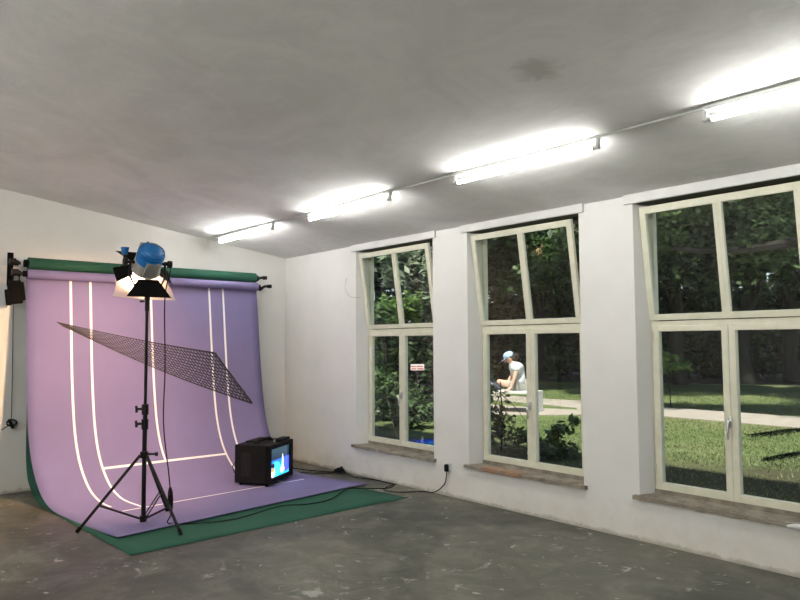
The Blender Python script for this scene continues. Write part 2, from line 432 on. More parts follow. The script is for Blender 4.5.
# ------------------------------------------------------------ backdrops
def interp(prof, n):
    pts = [V((x, 0, z)) for z, x in prof]; out = []
    P = [pts[0]] + pts + [pts[-1]]
    for i in range(1, len(P)-2):
        for k in range(n):
            t = k/n; a, b_, c, d = P[i-1], P[i], P[i+1], P[i+2]
            out.append(.5*((2*b_) + (c-a)*t + (2*a-5*b_+4*c-d)*t*t + (3*b_-a-3*c+d)*t**3))
    out.append(pts[-1]); return out
class Paper:
    def __init__(s, prof, yl, yr, kl, kr, sw, n=8):
        s.p = interp(prof, n); s.yl, s.yr, s.kl, s.kr, s.sw = yl, yr, kl, kr, sw
        s.cum = [0]
        for a, b_ in zip(s.p, s.p[1:]): s.cum.append(s.cum[-1] + (b_-a).length)
        s.L = s.cum[-1]
    def at(s, w, t, off=0):                 # w 0..1 across, t metres along
        t = min(max(t, 0), s.L-1e-6)
        i = 0
        while s.cum[i+1] < t: i += 1
        f = (t-s.cum[i])/(s.cum[i+1]-s.cum[i]); a, b_ = s.p[i], s.p[i+1]
        d = (b_-a).normalized(); nrm = V((-d.z, 0, d.x))      # towards the room / up
        q = a.lerp(b_, f) + nrm*off
        ex = max(0, q.x-.4)
        x = .4 + (q.x-.4)*(1 - s.sw*w) if q.x > .4 else q.x
        ex = 1.3*ex*ex/(ex+.6)
        y = s.yl + (s.yr-s.yl)*w + ex*(s.kl + (s.kr-s.kl)*w)
        return V((x, y, q.z))
    def t_of_z(s, z):
        for i in range(len(s.p)-1):
            if s.p[i+1].z <= z <= s.p[i].z:
                return s.cum[i] + (s.cum[i+1]-s.cum[i])*(s.p[i].z-z)/max(1e-6, s.p[i].z-s.p[i+1].z)
        return s.L
    def t_of_x(s, x):
        for i in range(len(s.p)-1):
            if s.p[i].x <= x <= s.p[i+1].x: return s.cum[i] + (s.cum[i+1]-s.cum[i])*(x-s.p[i].x)/(s.p[i+1].x-s.p[i].x)
        return s.L
    def sheet(s, name, m_, parent, th=.0025, nw=24):
        b = MB(); bm = b.bm; F_, B_ = [], []
        for t in s.cum:
            F_.append([bm.verts.new(s.at(j/nw, t, th)) for j in range(nw+1)]); B_.append([bm.verts.new(s.at(j/nw, t, 0)) for j in range(nw+1)])
        n = len(s.cum)
        for i in range(n-1):
            for j in range(nw):
                bm.faces.new((F_[i][j], F_[i][j+1], F_[i+1][j+1], F_[i+1][j])); bm.faces.new((B_[i][j], B_[i+1][j], B_[i+1][j+1], B_[i][j+1]))
            bm.faces.new((F_[i][0], F_[i+1][0], B_[i+1][0], B_[i][0])); bm.faces.new((F_[i][nw], B_[i][nw], B_[i+1][nw], F_[i+1][nw]))
        for j in range(nw):
            bm.faces.new((F_[0][j], B_[0][j], B_[0][j+1], F_[0][j+1])); bm.faces.new((F_[-1][j], F_[-1][j+1], B_[-1][j+1], B_[-1][j]))
        o = b.build(name, m_, parent)
        for p in o.data.polygons: p.use_smooth = len(p.vertices) == 4 and p.area > .002
        return o
    def strip(s, name, pts, wd, m_, parent, off=.004):   # pts: list of (w, t)
        b = MB(); bm = b.bm; P = [s.at(w_, t_, off) for w_, t_ in pts]; Q = [s.at(w_, t_, off-.0015) for w_, t_ in pts]
        rows = []
        for i, p in enumerate(P):
            d = (P[min(i+1, len(P)-1)] - P[max(i-1, 0)]).normalized(); n_ = (p-Q[i]).normalized(); sd_ = d.cross(n_).normalized()*wd/2
            rows.append([bm.verts.new(c) for c in (p-sd_, p+sd_, Q[i]+sd_, Q[i]-sd_)])
        for A, B in zip(rows, rows[1:]):
            for k in range(4): bm.faces.new((A[k], A[(k+1) % 4], B[(k+1) % 4], B[k]))
        bm.faces.new(rows[0]); bm.faces.new(rows[-1])
        return b.build(name, m_, parent)

PG = Paper([(2.49, .135), (2.0, .18), (1.4, .25), (1.0, .275), (.7, .285), (.5, .295), (.35, .325), (.2, .41), (.11, .54), (.05, .66), (.018, .82), (.006, 1.1), (.004, 1.6), (.004, 3.13)], -3.355, -.62, .038, .085, .03)
PP = Paper([(2.36, .275), (2.0, .325), (1.6, .375), (1.24, .43), (.88, .505), (.7, .555), (.54, .62), (.4, .70), (.29, .79), (.19, .90), (.11, 1.02), (.055, 1.16), (.022, 1.33), (.012, 1.6), (.010, 2.2), (.022, 2.63)], -3.40, -.62, .10, .155, .165)

green = empty('green_backdrop', (0, -2, 0), 0, 'dark green paper backdrop roll behind and beneath the purple one', 'backdrop')
purple = empty('purple_backdrop', (0, -2, 0), 0, 'purple paper backdrop marked with a white taped court, sweeping onto the floor', 'backdrop')
def put(o, parent): o.parent = parent; o.matrix_parent_inverse = Matrix.Translation(-parent.location); return o
def roll(name, x, z, r, m_, root, ya, yb):
    b = MB(); b.tube([(x, ya, z), (x, yb, z)], r, 32); o = b.build(name, m_, None, True); put(o, root)
    c = MB(); c.tube([(x, ya-.04, z), (x, yb+.04, z)], r*.62, 20); put(c.build('cardboard_core', M_blackm, None, True), root)
put(PG.sheet('paper_sweep', M_green, None), green)
roll('paper_roll', .20, 2.49, .067, M_green, green, -3.365, -.60)
put(PP.sheet('paper_sweep', M_purple, None), purple)
roll('paper_roll', .325, 2.365, .052, M_purple, purple, -3.40, -.635)
def wof(y): return (y+3.40)/2.78
def line(pts_w, t0, t1, wd=.025, n=60, name='tape_line'):
    pts = [(pts_w(i/n), t0+(t1-t0)*i/n) for i in range(n+1)]
    o = PP.strip(name, pts, wd, M_tape, None); put(o, purple); return o
TF = PP.t_of_x(1.60)
TCR = PP.t_of_x(.80)
for y0, te in ((-2.95, PP.t_of_x(1.5)), (-2.74, PP.t_of_x(1.72)), (-1.30, TF+.05), (-1.11, TF+.1)):
    line(lambda f, y0=y0: wof(y0), PP.t_of_z(2.32), te)
line(lambda f: wof(-2.05), PP.t_of_z(2.32), TCR)
PP_h = lambda t, ya, yb, wd: put(PP.strip('tape_line', [(wof(ya+(yb-ya)*i/30), t) for i in range(31)], wd, M_tape, None), purple)
PP_h(TCR, -2.74, -1.30, .03); PP_h(PP.t_of_x(1.74), -2.95, -.85, .018)

# printed net on the paper
def net():
    b = MB(); bm = b.bm
    TLc, BLc = (-3.10, 1.852), (-3.04, 1.81); TRc, BRc = (-1.26, 1.49), (-.79, .84)
    def P(u, v):                    # u 0..1 left to right (perspective-foreshortened), v 0..1 top to bottom
        uu = u
        a = (TLc[0]+(TRc[0]-TLc[0])*uu, TLc[1]+(TRc[1]-TLc[1])*uu); c = (BLc[0]+(BRc[0]-BLc[0])*uu, BLc[1]+(BRc[1]-BLc[1])*uu - .05*math.sin(PI*uu))
        a = (a[0], a[1]-.02*math.sin(PI*uu))
        y, z = a[0]+(c[0]-a[0])*v, a[1]+(c[1]-a[1])*v
        return PP.at(wof(y), PP.t_of_z(z), .0045)
    def seg(p, q, wd):
        d = (q-p).normalized(); n_ = V((1, 0, .15)).normalized(); s_ = d.cross(n_).normalized()*wd/2; o_ = n_*.0012
        v = [bm.verts.new(c) for c in (p-s_, p+s_, q+s_, q-s_, p-s_-o_, p+s_-o_, q+s_-o_, q-s_-o_)]
        for f in ((0, 1, 2, 3), (7, 6, 5, 4), (0, 4, 5, 1), (1, 5, 6, 2), (2, 6, 7, 3), (3, 7, 4, 0)): bm.faces.new([v[i] for i in f])
    us = [1-(1-i/46)**1.0 for i in range(47)]
    us = [(i/56)**1.3 for i in range(57)]
    rows = 12
    for i, u in enumerate(us):
        wd = .004+.011*u*u
        for j in range(rows):
            jit = .25*math.sin(i*1.7+j*2.3)/56
            seg(P(min(1, max(0, u+jit)), j/rows), P(min(1, max(0, u-jit)), (j+1)/rows), wd*(2.0 if i == 56 else 1))
    for j in range(rows+1):
        v = j/rows; edge = j in (0, rows)
        for a, c in zip(us, us[1:]): seg(P(a, v), P(c, v), (.004+.010*c*c)*(1.7 if edge else 1.0))
    return b.build('printed_net', M_net, None)
put(net(), purple)

# roller brackets
def bracket(y, side, label):
    root = empty('backdrop_bracket', (0, y, 2.3), 0, label, 'bracket')
    def pt(mb, name, m_=M_blackm, sm=False): return put(mb.build(name, m_, None, sm), root)
    b = MB(); b.box(0.002, .012, y-.03, y+.03, *((2.25, 2.62) if side < 0 else (2.36, 2.50)), None, .003); pt(b, 'wall_plate')
    b = MB(); e_ = y if side < 0 else -.605
    b.box(.01, .20, e_-.012, e_+.012, 2.475, 2.505, None, .003); b.box(.01, .33, e_-.012, e_+.012, 2.35, 2.38, None, .003); pt(b, 'arm')
    for x, z in ((.20, 2.49), (.325, 2.365)):
        yy = -3.44 if side < 0 else -.625
        h = MB()
        if side > 0:
            h.tube([(x, yy-.01, z-.02), (x, yy+.04, z-.035), (x, yy+.075, z-.005), (x, yy+.11, z+.012), (x, yy+.19, z+.014)], [.02, .022, .02, .018, .02], 10)
            h.tube([(x, yy+.15, z+.013), (x, yy+.20, z+.015)], .026, 12)
        else:
            h.tube([(x, yy+.0, z), (x, yy-.06, z), (x, y, z)], [.018, .014, .014], 10); h.tube([(x, yy-.05, z), (x, yy-.02, z)], .03, 12)
            h.tube([(x, y-.045, z+.01), (x, y+.015, z+.01)], .038, 14)
        pt(h, 'roller_hook', M_black, True)
    return root
bracket(-3.50, -1, 'black wall bracket holding the left end of both backdrop rolls')
bracket(-.64, 1, 'black wall bracket holding the right end of both backdrop rolls')
# chain loop, winding box and cord at the left
root = empty('winding_chain', (.30, -3.50, 2.2), 0, 'black pull chain and boxy weight hanging from the left bracket', 'chain')
b = MB()
for s_ in (-.025, .03): b.tube([(.30, -3.50+s_, 2.40), (.30, -3.50+s_*1.1, 2.28), (.30, -3.50+s_*.6, 2.15)], .007, 6)
put(b.build('chain_loop', M_plastic), root)
b = MB()
Mx = T(.30, -3.50, 2.17) @ Matrix.Rotation(.12, 4, 'X')
b.box(-.035, .035, -.07, .06, -.13, .12, Mx, .015); b.box(-.03, .045, -.10, -.05, -.14, .03, Mx, .01); b.box(-.02, .03, .02, .085, -.10, .10, Mx, .01); put(b.build('weight_box', M_blackm), root)
b = MB(); b.tube([(.03, -3.47, 2.30), (.02, -3.46, 2.0), (.02, -3.45, 1.4), (.02, -3.445, .80)], .004, 6)
b.tube([(.03, -3.47, 2.30), (.02, -3.50, 2.38)], .004, 6)
for k in range(3):
    a0 = k*2.1; b.tube([(.03+.01*k, -3.445+.05*math.cos(a0+t*.9), .76+.035*math.sin(a0+t*.9)) for t in range(8)], .007, 6)
b.tube([(.03, -3.47, .80), (.04, -3.43, .70)], .016, 8); b.tube([(.03, -3.445, .75), (.03, -3.54, .69)], .005, 6)
tag(b.build('hanging_cord', M_rubber), 'thin black cord hanging down the wall with a knotted end', 'cord')

# ------------------------------------------------------------ lamp stand
SX, SY = 2.35, -2.86
st = empty('lamp_stand', (SX, SY, 0), 0, 'black tripod light stand carrying the blue spotlight', 'light stand')
def lp(mb, name, m_=M_black, par=None, sm=True): return mb.build(name, m_, par or st, sm)
b = MB(); b.tube([(0, 0, .05), (0, 0, 1.06)], .0195, 16); lp(b, 'lower_pole')
b = MB(); b.tube([(0, 0, 1.0), (0, 0, 2.02)], .0135, 14); lp(b, 'upper_pole')
b = MB(); b.tube([(0, 0, 2.0), (0, 0, 2.14)], .024, 14); b.tube([(0, 0, 1.90), (0, 0, 2.01)], .019, 12); b.tube([(-.02, -.02, 1.99), (-.05, -.045, 1.99)], .010, 8); lp(b, 'lamp_spigot')
for z in (1.03, .90):
    b = MB(); b.tube([(0, 0, z-.05), (0, 0, z+.04)], .030, 14); c_ = lp(b, 'clamp_collar')
    k = MB(); d = V((-.38, -.9, 0)).normalized(); k.tube([d*.025+V((0, 0, z)), d*.075+V((0, 0, z))], .011, 8); k.tube([d*.070+V((0, 0, z-.03)), d*.075+V((0, 0, z+.03))], .012, 8)
    lp(k, 'clamp_knob', M_black, c_)
b = MB(); b.tube([(0, 0, .60), (0, 0, .655)], .036, 14); b.tube([(.0, .02, .63), (.05, .09, .63)], .010, 8); b.tube([(.05, .075, .63), (.06, .10, .63)], .018, 8); lp(b, 'leg_collar')
b = MB(); b.tube([(0, 0, .045), (0, 0, .10)], .030, 14); lp(b, 'brace_hub')
feet = [V((2.20, -3.37, 0)), V((2.86, -2.73, 0)), V((1.98, -2.49, 0))]
for f in feet:
    f = f - V((SX, SY, 0)); d = f.normalized(); top = d*.035 + V((0, 0, .625)); bot = d*f.length + V((0, 0, .012))
    b = MB(); b.tube([top, bot], .0135, 8); leg = lp(b, 'leg')
    q = MB(); q.tube([bot-(bot-top).normalized()*.05, bot], .017, 8); lp(q, 'rubber_foot', M_rubber, leg)
    mid = top.lerp(bot, .66); q = MB()
    sd_ = d.cross(V((0, 0, 1)))*.014
    for s_ in (-1, 1): q.tube([d*.03 + V((0, 0, .075)) + sd_*s_, mid + sd_*s_], .0065, 6)
    lp(q, 'brace', M_black, leg)

# ------------------------------------------------------------ spotlight
HZ = 2.335
AX = V((-.74, .01, -.67)).normalized()           # where it points
lampo = empty('film_spotlight', (SX, SY, 2.12), 0, 'blue film spotlight with barn doors, lit, on top of the tripod stand', 'spotlight')
LM = axis_M((0, 0, HZ-2.12), AX)                  # local z = beam axis, y = up side, x = side
def la(mb, name, m_, par=None, sm=True): return mb.build(name, m_, par or lampo, sm)
b = MB(); b.lathe([(0, -.195), (.04, -.19), (.08, -.17), (.105, -.13), (.115, -.07), (.115, -.01)], LM, 32)
la(b, 'housing', M_blue)
b = MB()
for z in (-.15, -.12, -.09): 
    r = .104 if z < -.14 else .115
    b.lathe([(r-.004, z-.005), (r+.004, z-.003), (r+.004, z+.003), (r-.004, z+.005)], LM, 32)
la(b, 'cooling_ribs', M_blue)
b = MB(); b.lathe([(.112, -.03), (.120, -.02), (.122, .05), (.128, .06), (.128, .085), (.112, .085), (.112, .0)], LM, 32); la(b, 'lens_barrel', M_grey)
b = MB(); b.box(-.06, .06, -.126, -.105, -.09, .05, LM, .004); la(b, 'name_plate', M_grey)
b = MB(); b.box(-.075, .075, .105, .130, -.13, .05, LM, .004); la(b, 'top_plate', M_grey)
M_lens = emit('hot_lens', (1.0, .62, .34), 45.0)
b = MB(); b.lathe([(0, .065), (.05, .062), (.108, .05), (.108, .04), (0, .04)], LM, 28); la(b, 'fresnel_lens', M_lens)
b = MB(); b.tube([LM @ V((0, .115, -.12)), LM @ V((0, .15, -.12)), LM @ V((0, .15, -.05)), LM @ V((0, .118, -.05))], .008, 8); la(b, 'carry_handle', M_black)
# yoke
b = MB(); side = (LM.to_3x3() @ V((1, 0, 0)))
ctr = V((0, 0, HZ-2.12))
hs = V((side.x, side.y, 0)).normalized()
arc = [ctr + hs*.155 + V((0, 0, .02)), ctr + hs*.16 - V((0, 0, .12)), ctr + hs*.12 - V((0, 0, .20)), ctr - V((0, 0, .225)), ctr - hs*.12 - V((0, 0, .20)), ctr - hs*.16 - V((0, 0, .12)), ctr - hs*.155 + V((0, 0, .02))]
b.tube(arc, .011, 8); la(b, 'yoke', M_black)
for s_ in (-1, 1):
    b = MB(); p = ctr + hs*s_*.10; b.tube([p, ctr + hs*s_*.19], .014, 10)
    q = ctr + hs*s_*.185
    b.tube([q - hs*.0, q + hs*s_*.03], .034, 12); la(b, 'tilt_pivot', M_black)
sgn = 1 if hs.dot(RR) < 0 else -1
kp = ctr + hs*sgn*.205
b = MB(); b.tube([kp + V((0, 0, .0)), kp + V((0, 0, .075))], .014, 10); la(b, 'lever_stem', M_black)
b = MB(); b.tube([kp + V((0, 0, .06)), kp + V((0, 0, .085)), kp + V((0, 0, .125))], [.024, .028, .036], 12); la(b, 'lever_cap', M_blue)
b = MB(); b.tube([ctr + V((0, 0, -.245)), ctr + V((0, 0, -.17))], .02, 12); la(b, 'yoke_socket', M_black)
# barn doors
def leaf(ang, flare, wn, wf, ln, name='barn_door'):
    A = Matrix.Rotation(ang, 4, 'Z'); Mh = LM @ A @ T(0, .122, .088) @ Matrix.Rotation(-flare, 4, 'X')
    b = MB(); b.prism([(-wn, 0), (wn, 0), (wf, ln), (-wf, ln)], Mh @ Matrix.Rotation(PI/2, 4, 'X') @ T(0, 0, 0), .003)
    return la(b, name, M_blackm, None, False)
R_ = math.radians
leaf(PI, R_(60), .09, .20, .165)          # bottom
leaf(0, R_(78), .11, .20, .16)          # top
leaf(PI/2, R_(60), .07, .09, .15); leaf(-PI/2, R_(60), .07, .09, .15)
# diffusion sheet clipped in front of the doors
M_gel = bpy.data.materials.new('diffusion_gel'); M_gel.use_nodes = True; t = M_gel.node_tree; t.nodes.remove(t.nodes['Principled BSDF'])
a_ = t.nodes.new('ShaderNodeBsdfTransparent'); a_.inputs[0].default_value = (.9, .9, .9, 1); tr_ = t.nodes.new('ShaderNodeBsdfTranslucent'); tr_.inputs[0].default_value = (.85, .8, .7, 1)
df_ = t.nodes.new('ShaderNodeBsdfDiffuse'); df_.inputs[0].default_value = (.8, .76, .68, 1)
x1 = t.nodes.new('ShaderNodeMixShader'); x1.inputs[0].default_value = .5; t.links.new(tr_.outputs[0], x1.inputs[1]); t.links.new(df_.outputs[0], x1.inputs[2])
x2 = t.nodes.new('ShaderNodeMixShader'); x2.inputs[0].default_value = .55; t.links.new(a_.outputs[0], x2.inputs[1]); t.links.new(x1.outputs[0], x2.inputs[2])
t.links.new(x2.outputs[0], t.nodes['Material Output'].inputs[0])
b = MB(); bm = b.bm; n = 10; g = []
for i in range(n+1):
    row = []
    for j in range(n+1):
        u, v = -1+2*i/n, -1+2*j/n
        row.append(bm.verts.new(LM @ V((u*(.235-.05*v)-.02*v, v*.17-.05+.05*u*u*(1 if v > 0 else -.3), .245 - .03*u*u + .015*math.sin(3*v+u)))))
    g.append(row)
for i in range(n):
    for j in range(n): bm.faces.new((g[i][j], g[i+1][j], g[i+1][j+1], g[i][j+1]))
gel = la(b, 'diffusion_sheet', M_gel)
ld = bpy.data.lights.new('halogen_bulb', 'SPOT'); ld.energy = LAMP_W; ld.color = (1, .60, .34); ld.spot_size = R_(112); ld.spot_blend = 1.0; ld.shadow_soft_size = .06
lo = bpy.data.objects.new('halogen_bulb', ld); C.objects.link(lo); lo.parent = lampo
lo.matrix_local = axis_M(LM @ V((0, 0, .10)), -AX)

# ------------------------------------------------------------ television monitor
ca, sa = -.550, .835     # along the screen face (towards the window wall)
tv = empty('television_monitor', (1.52, -1.09, .016), math.atan2(.55, .835)-PI/2+PI/2, 'black box television monitor with a glowing blue screen on the purple paper', 'television')
# local frame: +x = screen normal, y along the screen width
W2, D2, H2 = .305, .215, .455
tv.location = (1.33, -1.08, .013)
b = MB()
b.box(-D2, D2-.03, -W2, W2, .03, H2-.0, None, .012)
tvb = b.build('cabinet', M_plastic, tv)
b = MB()
frame = [(-W2, -W2+.055, .03, H2), (W2-.055, W2, .03, H2)]
b.box(D2-.03, D2+.012, -W2, -W2+.045, .03, H2, None, .005); b.box(D2-.03, D2+.012, W2-.075, W2, .03, H2, None, .005)
b.box(D2-.03, D2+.012, -W2+.04, W2-.07, .03, .085, None, .005); b.box(D2-.03, D2+.012, -W2+.04, W2-.07, H2-.05, H2, None, .005)
b.build('bezel', M_plastic, tv)
def screen_material():
    m = bpy.data.materials.new('screen_picture'); m.use_nodes = True; t = m.node_tree; bs = t.nodes['Principled BSDF']
    tc = t.nodes.new('ShaderNodeTexCoord'); sp = t.nodes.new('ShaderNodeSeparateXYZ'); t.links.new(tc.outputs['Object'], sp.inputs[0])
    y, z = sp.outputs[1], sp.outputs[2]
    # base: dim grey teal above, vivid blue below
    r = ramp(m, mathn(m, 'MULTIPLY', z, 2.0), [(.16, (.02, .55, .95)), (.40, (.01, .25, .9)), (.53, (.02, .12, .75)), (.56, (.008, .02, .04)), (.85, (.02, .045, .06))])
    def blob(cy, cz, ry, rz, soft=.3):
        a = mathn(m, 'DIVIDE', mathn(m, 'SUBTRACT', y, cy), ry); b_ = mathn(m, 'DIVIDE', mathn(m, 'SUBTRACT', z, cz), rz)
        d = mathn(m, 'ADD', mathn(m, 'POWER', mathn(m, 'ABSOLUTE', a), 2), mathn(m, 'POWER', mathn(m, 'ABSOLUTE', b_), 2))
        return ramp(m, d, [(1-soft, (1, 1, 1)), (1, (0, 0, 0))]).outputs[0]
    c = r.outputs[0]
    c = mixc(m, blob(.16, .19, .10, .10), c, (.05, .08, .85)); c = mixc(m, blob(-.13, .16, .13, .10), c, (.05, .65, 1.0))
    c = mixc(m, blob(.045, .21, .02, .12), c, (.7, .9, 1.0)); c = mixc(m, blob(.04, .15, .045, .05), c, (1.0, .9, .8))
    c = mixc(m, blob(.09, .14, .02, .02), c, (1.0, .35, .12)); c = mixc(m, blob(-.19, .13, .05, .05), c, (1.0, .75, .6))
    c = mixc(m, blob(-.19, .17, .03, .03), c, (.9, .2, .06)); c = mixc(m, blob(-.19, .215, .04, .03), c, (.01, .01, .02))
    base(m, (c)); bs.inputs['Base Color'].default_value = (0, 0, 0, 1)
    t.links.remove(bs.inputs['Base Color'].links[0])
    t.links.new(c, bs.inputs['Emission Color']); bs.inputs['Emission Strength'].default_value = 2.0; bs.inputs['Roughness'].default_value = .15
    return m
M_screen = screen_material()
b = MB(); bm = b.bm; n = 10; y0_, y1_, z0_, z1_ = -W2+.04, W2-.07, .08, H2-.045; g = []
for i in range(n+1):
    g.append([bm.verts.new((D2-.012 + .012*(1-(2*i/n-1)**2)*(1-(2*j/n-1)**2), y0_+(y1_-y0_)*i/n, z0_+(z1_-z0_)*j/n)) for j in range(n+1)])
for i in range(n):
    for j in range(n): bm.faces.new((g[i][j], g[i+1][j], g[i+1][j+1], g[i][j+1]))
b.build('screen', M_screen, tv, True)
b = MB()                                           # carry handle, low and wide on top
for z in (H2+.02,): b.tube([(0, -.17, H2-.005), (0, -.165, H2+.022), (0, -.12, H2+.034), (0, .12, H2+.034), (0, .165, H2+.022), (0, .17, H2-.005)], .012, 8)
b.box(-.03, .03, -.20, -.15, H2-.002, H2+.012, None, .003); b.box(-.03, .03, .15, .20, H2-.002, H2+.012, None, .003); b.build('carry_handle', M_plastic, tv)
b = MB(); b.box(.10, D2-.02, .02, .28, H2-.002, H2+.03, None, .006); b.box(-.19, -.05, -.10, .25, H2-.002, H2+.014, None, .004); b.build('top_panel', M_plastic, tv)
b = MB(); b.tube([(.13, .0, H2), (.13, .0, H2+.028)], .012, 10); b.build('knob', M_metal, tv)
M_grille = noisy('dark_grille', (.010, .010, .011), (.02, .02, .021), 60, .7, spec=.15)
b = MB(); b.box(-.13, -.01, -W2-.003, -W2+.005, .10, .37, None, .002)
for i in range(12): b.box(-.125, -.015, -W2-.006, -W2, .112+i*.021, .12+i*.021)
b.build('side_grille', M_grille, tv)
for x in (-.16, .16):
    for y in (-.25, .25):
        f_ = MB(); f_.tube([(x, y, 0), (x, y, .032)], .02, 10); f_.build('foot', M_rubber, tv)
b = MB(); b.tube([(-D2-.0, -.2, .1), (-D2-.05, -.22, .13), (-D2-.06, -.24, .2), (-D2-.02, -.25, .25), (-D2+.01, -.25, .25)], .005, 6); b.build('rear_lead', M_rubber, tv)

# ------------------------------------------------------------ cables
def smooth(pts, n=6):
    pts = [V(p) for p in pts]; P = [pts[0]] + pts + [pts[-1]]; out = []
    for i in range(1, len(P)-2):
        for k in range(n):
            t = k/n; a, b_, c, d = P[i-1], P[i], P[i+1], P[i+2]
            out.append(.5*((2*b_) + (c-a)*t + (2*a-5*b_+4*c-d)*t*t + (3*b_-a-3*c+d)*t**3))
    out.append(pts[-1]); return out
cr = lampo
z = .016
root = empty('lamp_power_cable', (2.6, -2.5, 0), 0, 'black power cable hanging from the spotlight and crossing the green paper', 'cable')
top = V((SX, SY, HZ)) + hs*(-sgn)*.17
b = MB(); b.tube(smooth([top + V((0, 0, .02)), top + V((.02, .03, -.06)), top + V((.0, .0, -.22)), V((2.40, -2.72, 1.9)), V((2.41, -2.71, 1.4)), V((2.42, -2.72, .9)), V((2.46, -2.68, .45)), V((2.50, -2.68, .30)),
    V((2.52, -2.68, .12)), V((2.50, -2.70, .04)), V((2.50, -2.62, z)), V((2.63, -2.46, z)), V((2.70, -2.14, z)), V((2.60, -1.62, .03)), V((2.65, -1.35, z)), V((2.63, -1.06, z)), V((2.40, -.67, .03)), V((2.44, -.50, .02)), V((2.60, -.26, z)), V((2.47, -.04, z))]), .0055, 7)
put(b.build('cable', M_rubber, None, True), root)
b = MB(); b.tube([(2.495, -2.68, .34), (2.50, -2.68, .30), (2.505, -2.68, .24), (2.51, -2.68, .18), (2.52, -2.68, .12)], [.010, .020, .024, .022, .010], 12); put(b.build('inline_switch', M_rubber, None, True), root)
b = MB(); b.tube(smooth([(1.05, -.93, .06), (.98, -.70, z), (.80, -.42, .012), (1.10, -.29, .010), (1.34, -.17, .010), (1.40, -.06, .012)]), .006, 7)
b.tube(smooth([(1.15, -.85, .05), (1.12, -.55, .02), (1.25, -.38, .01), (1.38, -.25, .010), (1.44, -.10, .012)]), .005, 7)
tag(b.build('television_cable', M_rubber, None, True), 'pair of black leads running from the television to the wall', 'cable')
sroot = empty('extension_lead', (1.45, -.06, 0), 0, 'black extension lead with a lumpy coupling along the window wall, plugged into the socket', 'cable')
b = MB(); b.tube([(1.36, -.10, .02), (1.40, -.07, .028), (1.46, -.06, .028), (1.50, -.06, .02)], [.02, .034, .034, .018], 10); b.tube([(1.40, -.05, .03), (1.44, -.05, .06)], .02, 8); put(b.build('coupling', M_rubber, None, True), sroot)
b = MB(); b.tube(smooth([(1.50, -.06, .02), (1.83, -.14, .01), (2.12, -.06, .01), (2.38, -.06, .01), (2.47, -.07, .012), (2.52, -.2, .012), (2.62, -.34, .012), (2.74, -.33, .01), (2.84, -.26, .01), (2.97, -.06, .01), (3.07, -.05, .012), (3.16, -.035, .05), (3.25, -.03, .13), (3.28, -.035, .21), (3.285, -.04, .27)]), .0055, 7)
put(b.build('cable', M_rubber, None, True), sroot)
b = MB(); b.box(3.265, 3.305, -.055, -.018, .26, .335, None, .008); put(b.build('plug', M_rubber), sroot)
so = MB(); so.box(3.245, 3.325, -.018, 0, .26, .345, None, .005)
tag(so.build('wall_socket', M_white), 'small white socket low on the window wall under the black plug', 'socket')
# thin wire curling beside the far window
b = MB(); b.tube(smooth([(1.50, -.01, 2.05+.38), (1.47, -.02, 2.36), (1.50, -.03, 2.27), (1.57, -.03, 2.20), (1.66, -.01, 2.175), (1.70, .05, 2.18)]), .0022, 5)
tag(b.build('loose_wire', M_grey, None, True), 'thin grey wire curling out beside the far window', 'wire')

# ------------------------------------------------------------ outdoors
GZ = .28
def pol(px, D, z=GZ):
    th = YAW + math.atan((px-400)/690.3); return V((8.527 - D*math.cos(th), -5.175 + D*math.sin(th), z))
def flat(name, poly, z0, z1, m_, lab, kind='structure'):
    b = MB(); b.prism(poly, T(0, 0, z0), z1-z0); return tag(b.build(name, m_), lab, None, None, kind)
M_grass = mat('lawn', (.1, .15, .04), .9, spec=.1)
n_ = nz(M_grass, .5, 8, dist=.5); n2_ = nz(M_grass, 6, 8)
c_ = mixc(M_grass, .5, ramp(M_grass, n_.outputs[0], [(.35, (.075, .11, .04)), (.5, (.12, .16, .06)), (.68, (.22, .20, .11))]).outputs[0], ramp(M_grass, n2_.outputs[0], [(.3, (.05, .085, .03)), (.7, (.18, .22, .09))]).outputs[0])
pp_ = geo_pos(M_grass); py_ = mathn(M_grass, 'SUBTRACT', pp_[1], mathn(M_grass, 'MULTIPLY', mathn(M_grass, 'MAXIMUM', mathn(M_grass, 'SUBTRACT', pp_[0], 2.5), 0.0), .35))     # worn bare soil along the house, tree shade mixed into its dark colour
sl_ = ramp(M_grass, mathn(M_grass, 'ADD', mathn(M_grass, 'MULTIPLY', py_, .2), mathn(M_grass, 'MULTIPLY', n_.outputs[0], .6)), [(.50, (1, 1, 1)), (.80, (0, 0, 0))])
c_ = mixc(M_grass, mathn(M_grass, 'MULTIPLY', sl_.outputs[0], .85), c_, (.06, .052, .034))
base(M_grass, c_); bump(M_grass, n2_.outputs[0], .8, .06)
M_path = noisy('gravel', (.30, .265, .225), (.38, .335, .29), 5, .95, .3)
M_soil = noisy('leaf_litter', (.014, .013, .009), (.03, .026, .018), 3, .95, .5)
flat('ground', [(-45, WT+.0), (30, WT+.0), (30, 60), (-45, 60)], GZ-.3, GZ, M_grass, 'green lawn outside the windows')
flat('path', [(-8, 9.1), (-1.72, 8.07), (-.79, 8.15), (1.3, 8.06), (3.85, 8.05), (14, 8.1), (14, 6.3), (4.44, 6.36), (2.17, 6.46), (.9, 6.2), (1.0, 5.6), (.6, 5.07), (-.12, 4.43), (-3, 2.6), (-4.6, 4.0), (-1.51, 5.98), (-.21, 6.12), (.45, 6.35), (.2, 6.66), (-.73, 6.79), (-6, 7.2)], GZ, GZ+.012, M_path, 'pale gravel path across the lawn')
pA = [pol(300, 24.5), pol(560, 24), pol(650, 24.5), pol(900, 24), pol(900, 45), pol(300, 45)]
flat('woodland_floor', [(p.x, p.y) for p in pA], GZ, GZ+.02, M_soil, 'dark leaf litter under the trees beyond the lawn')

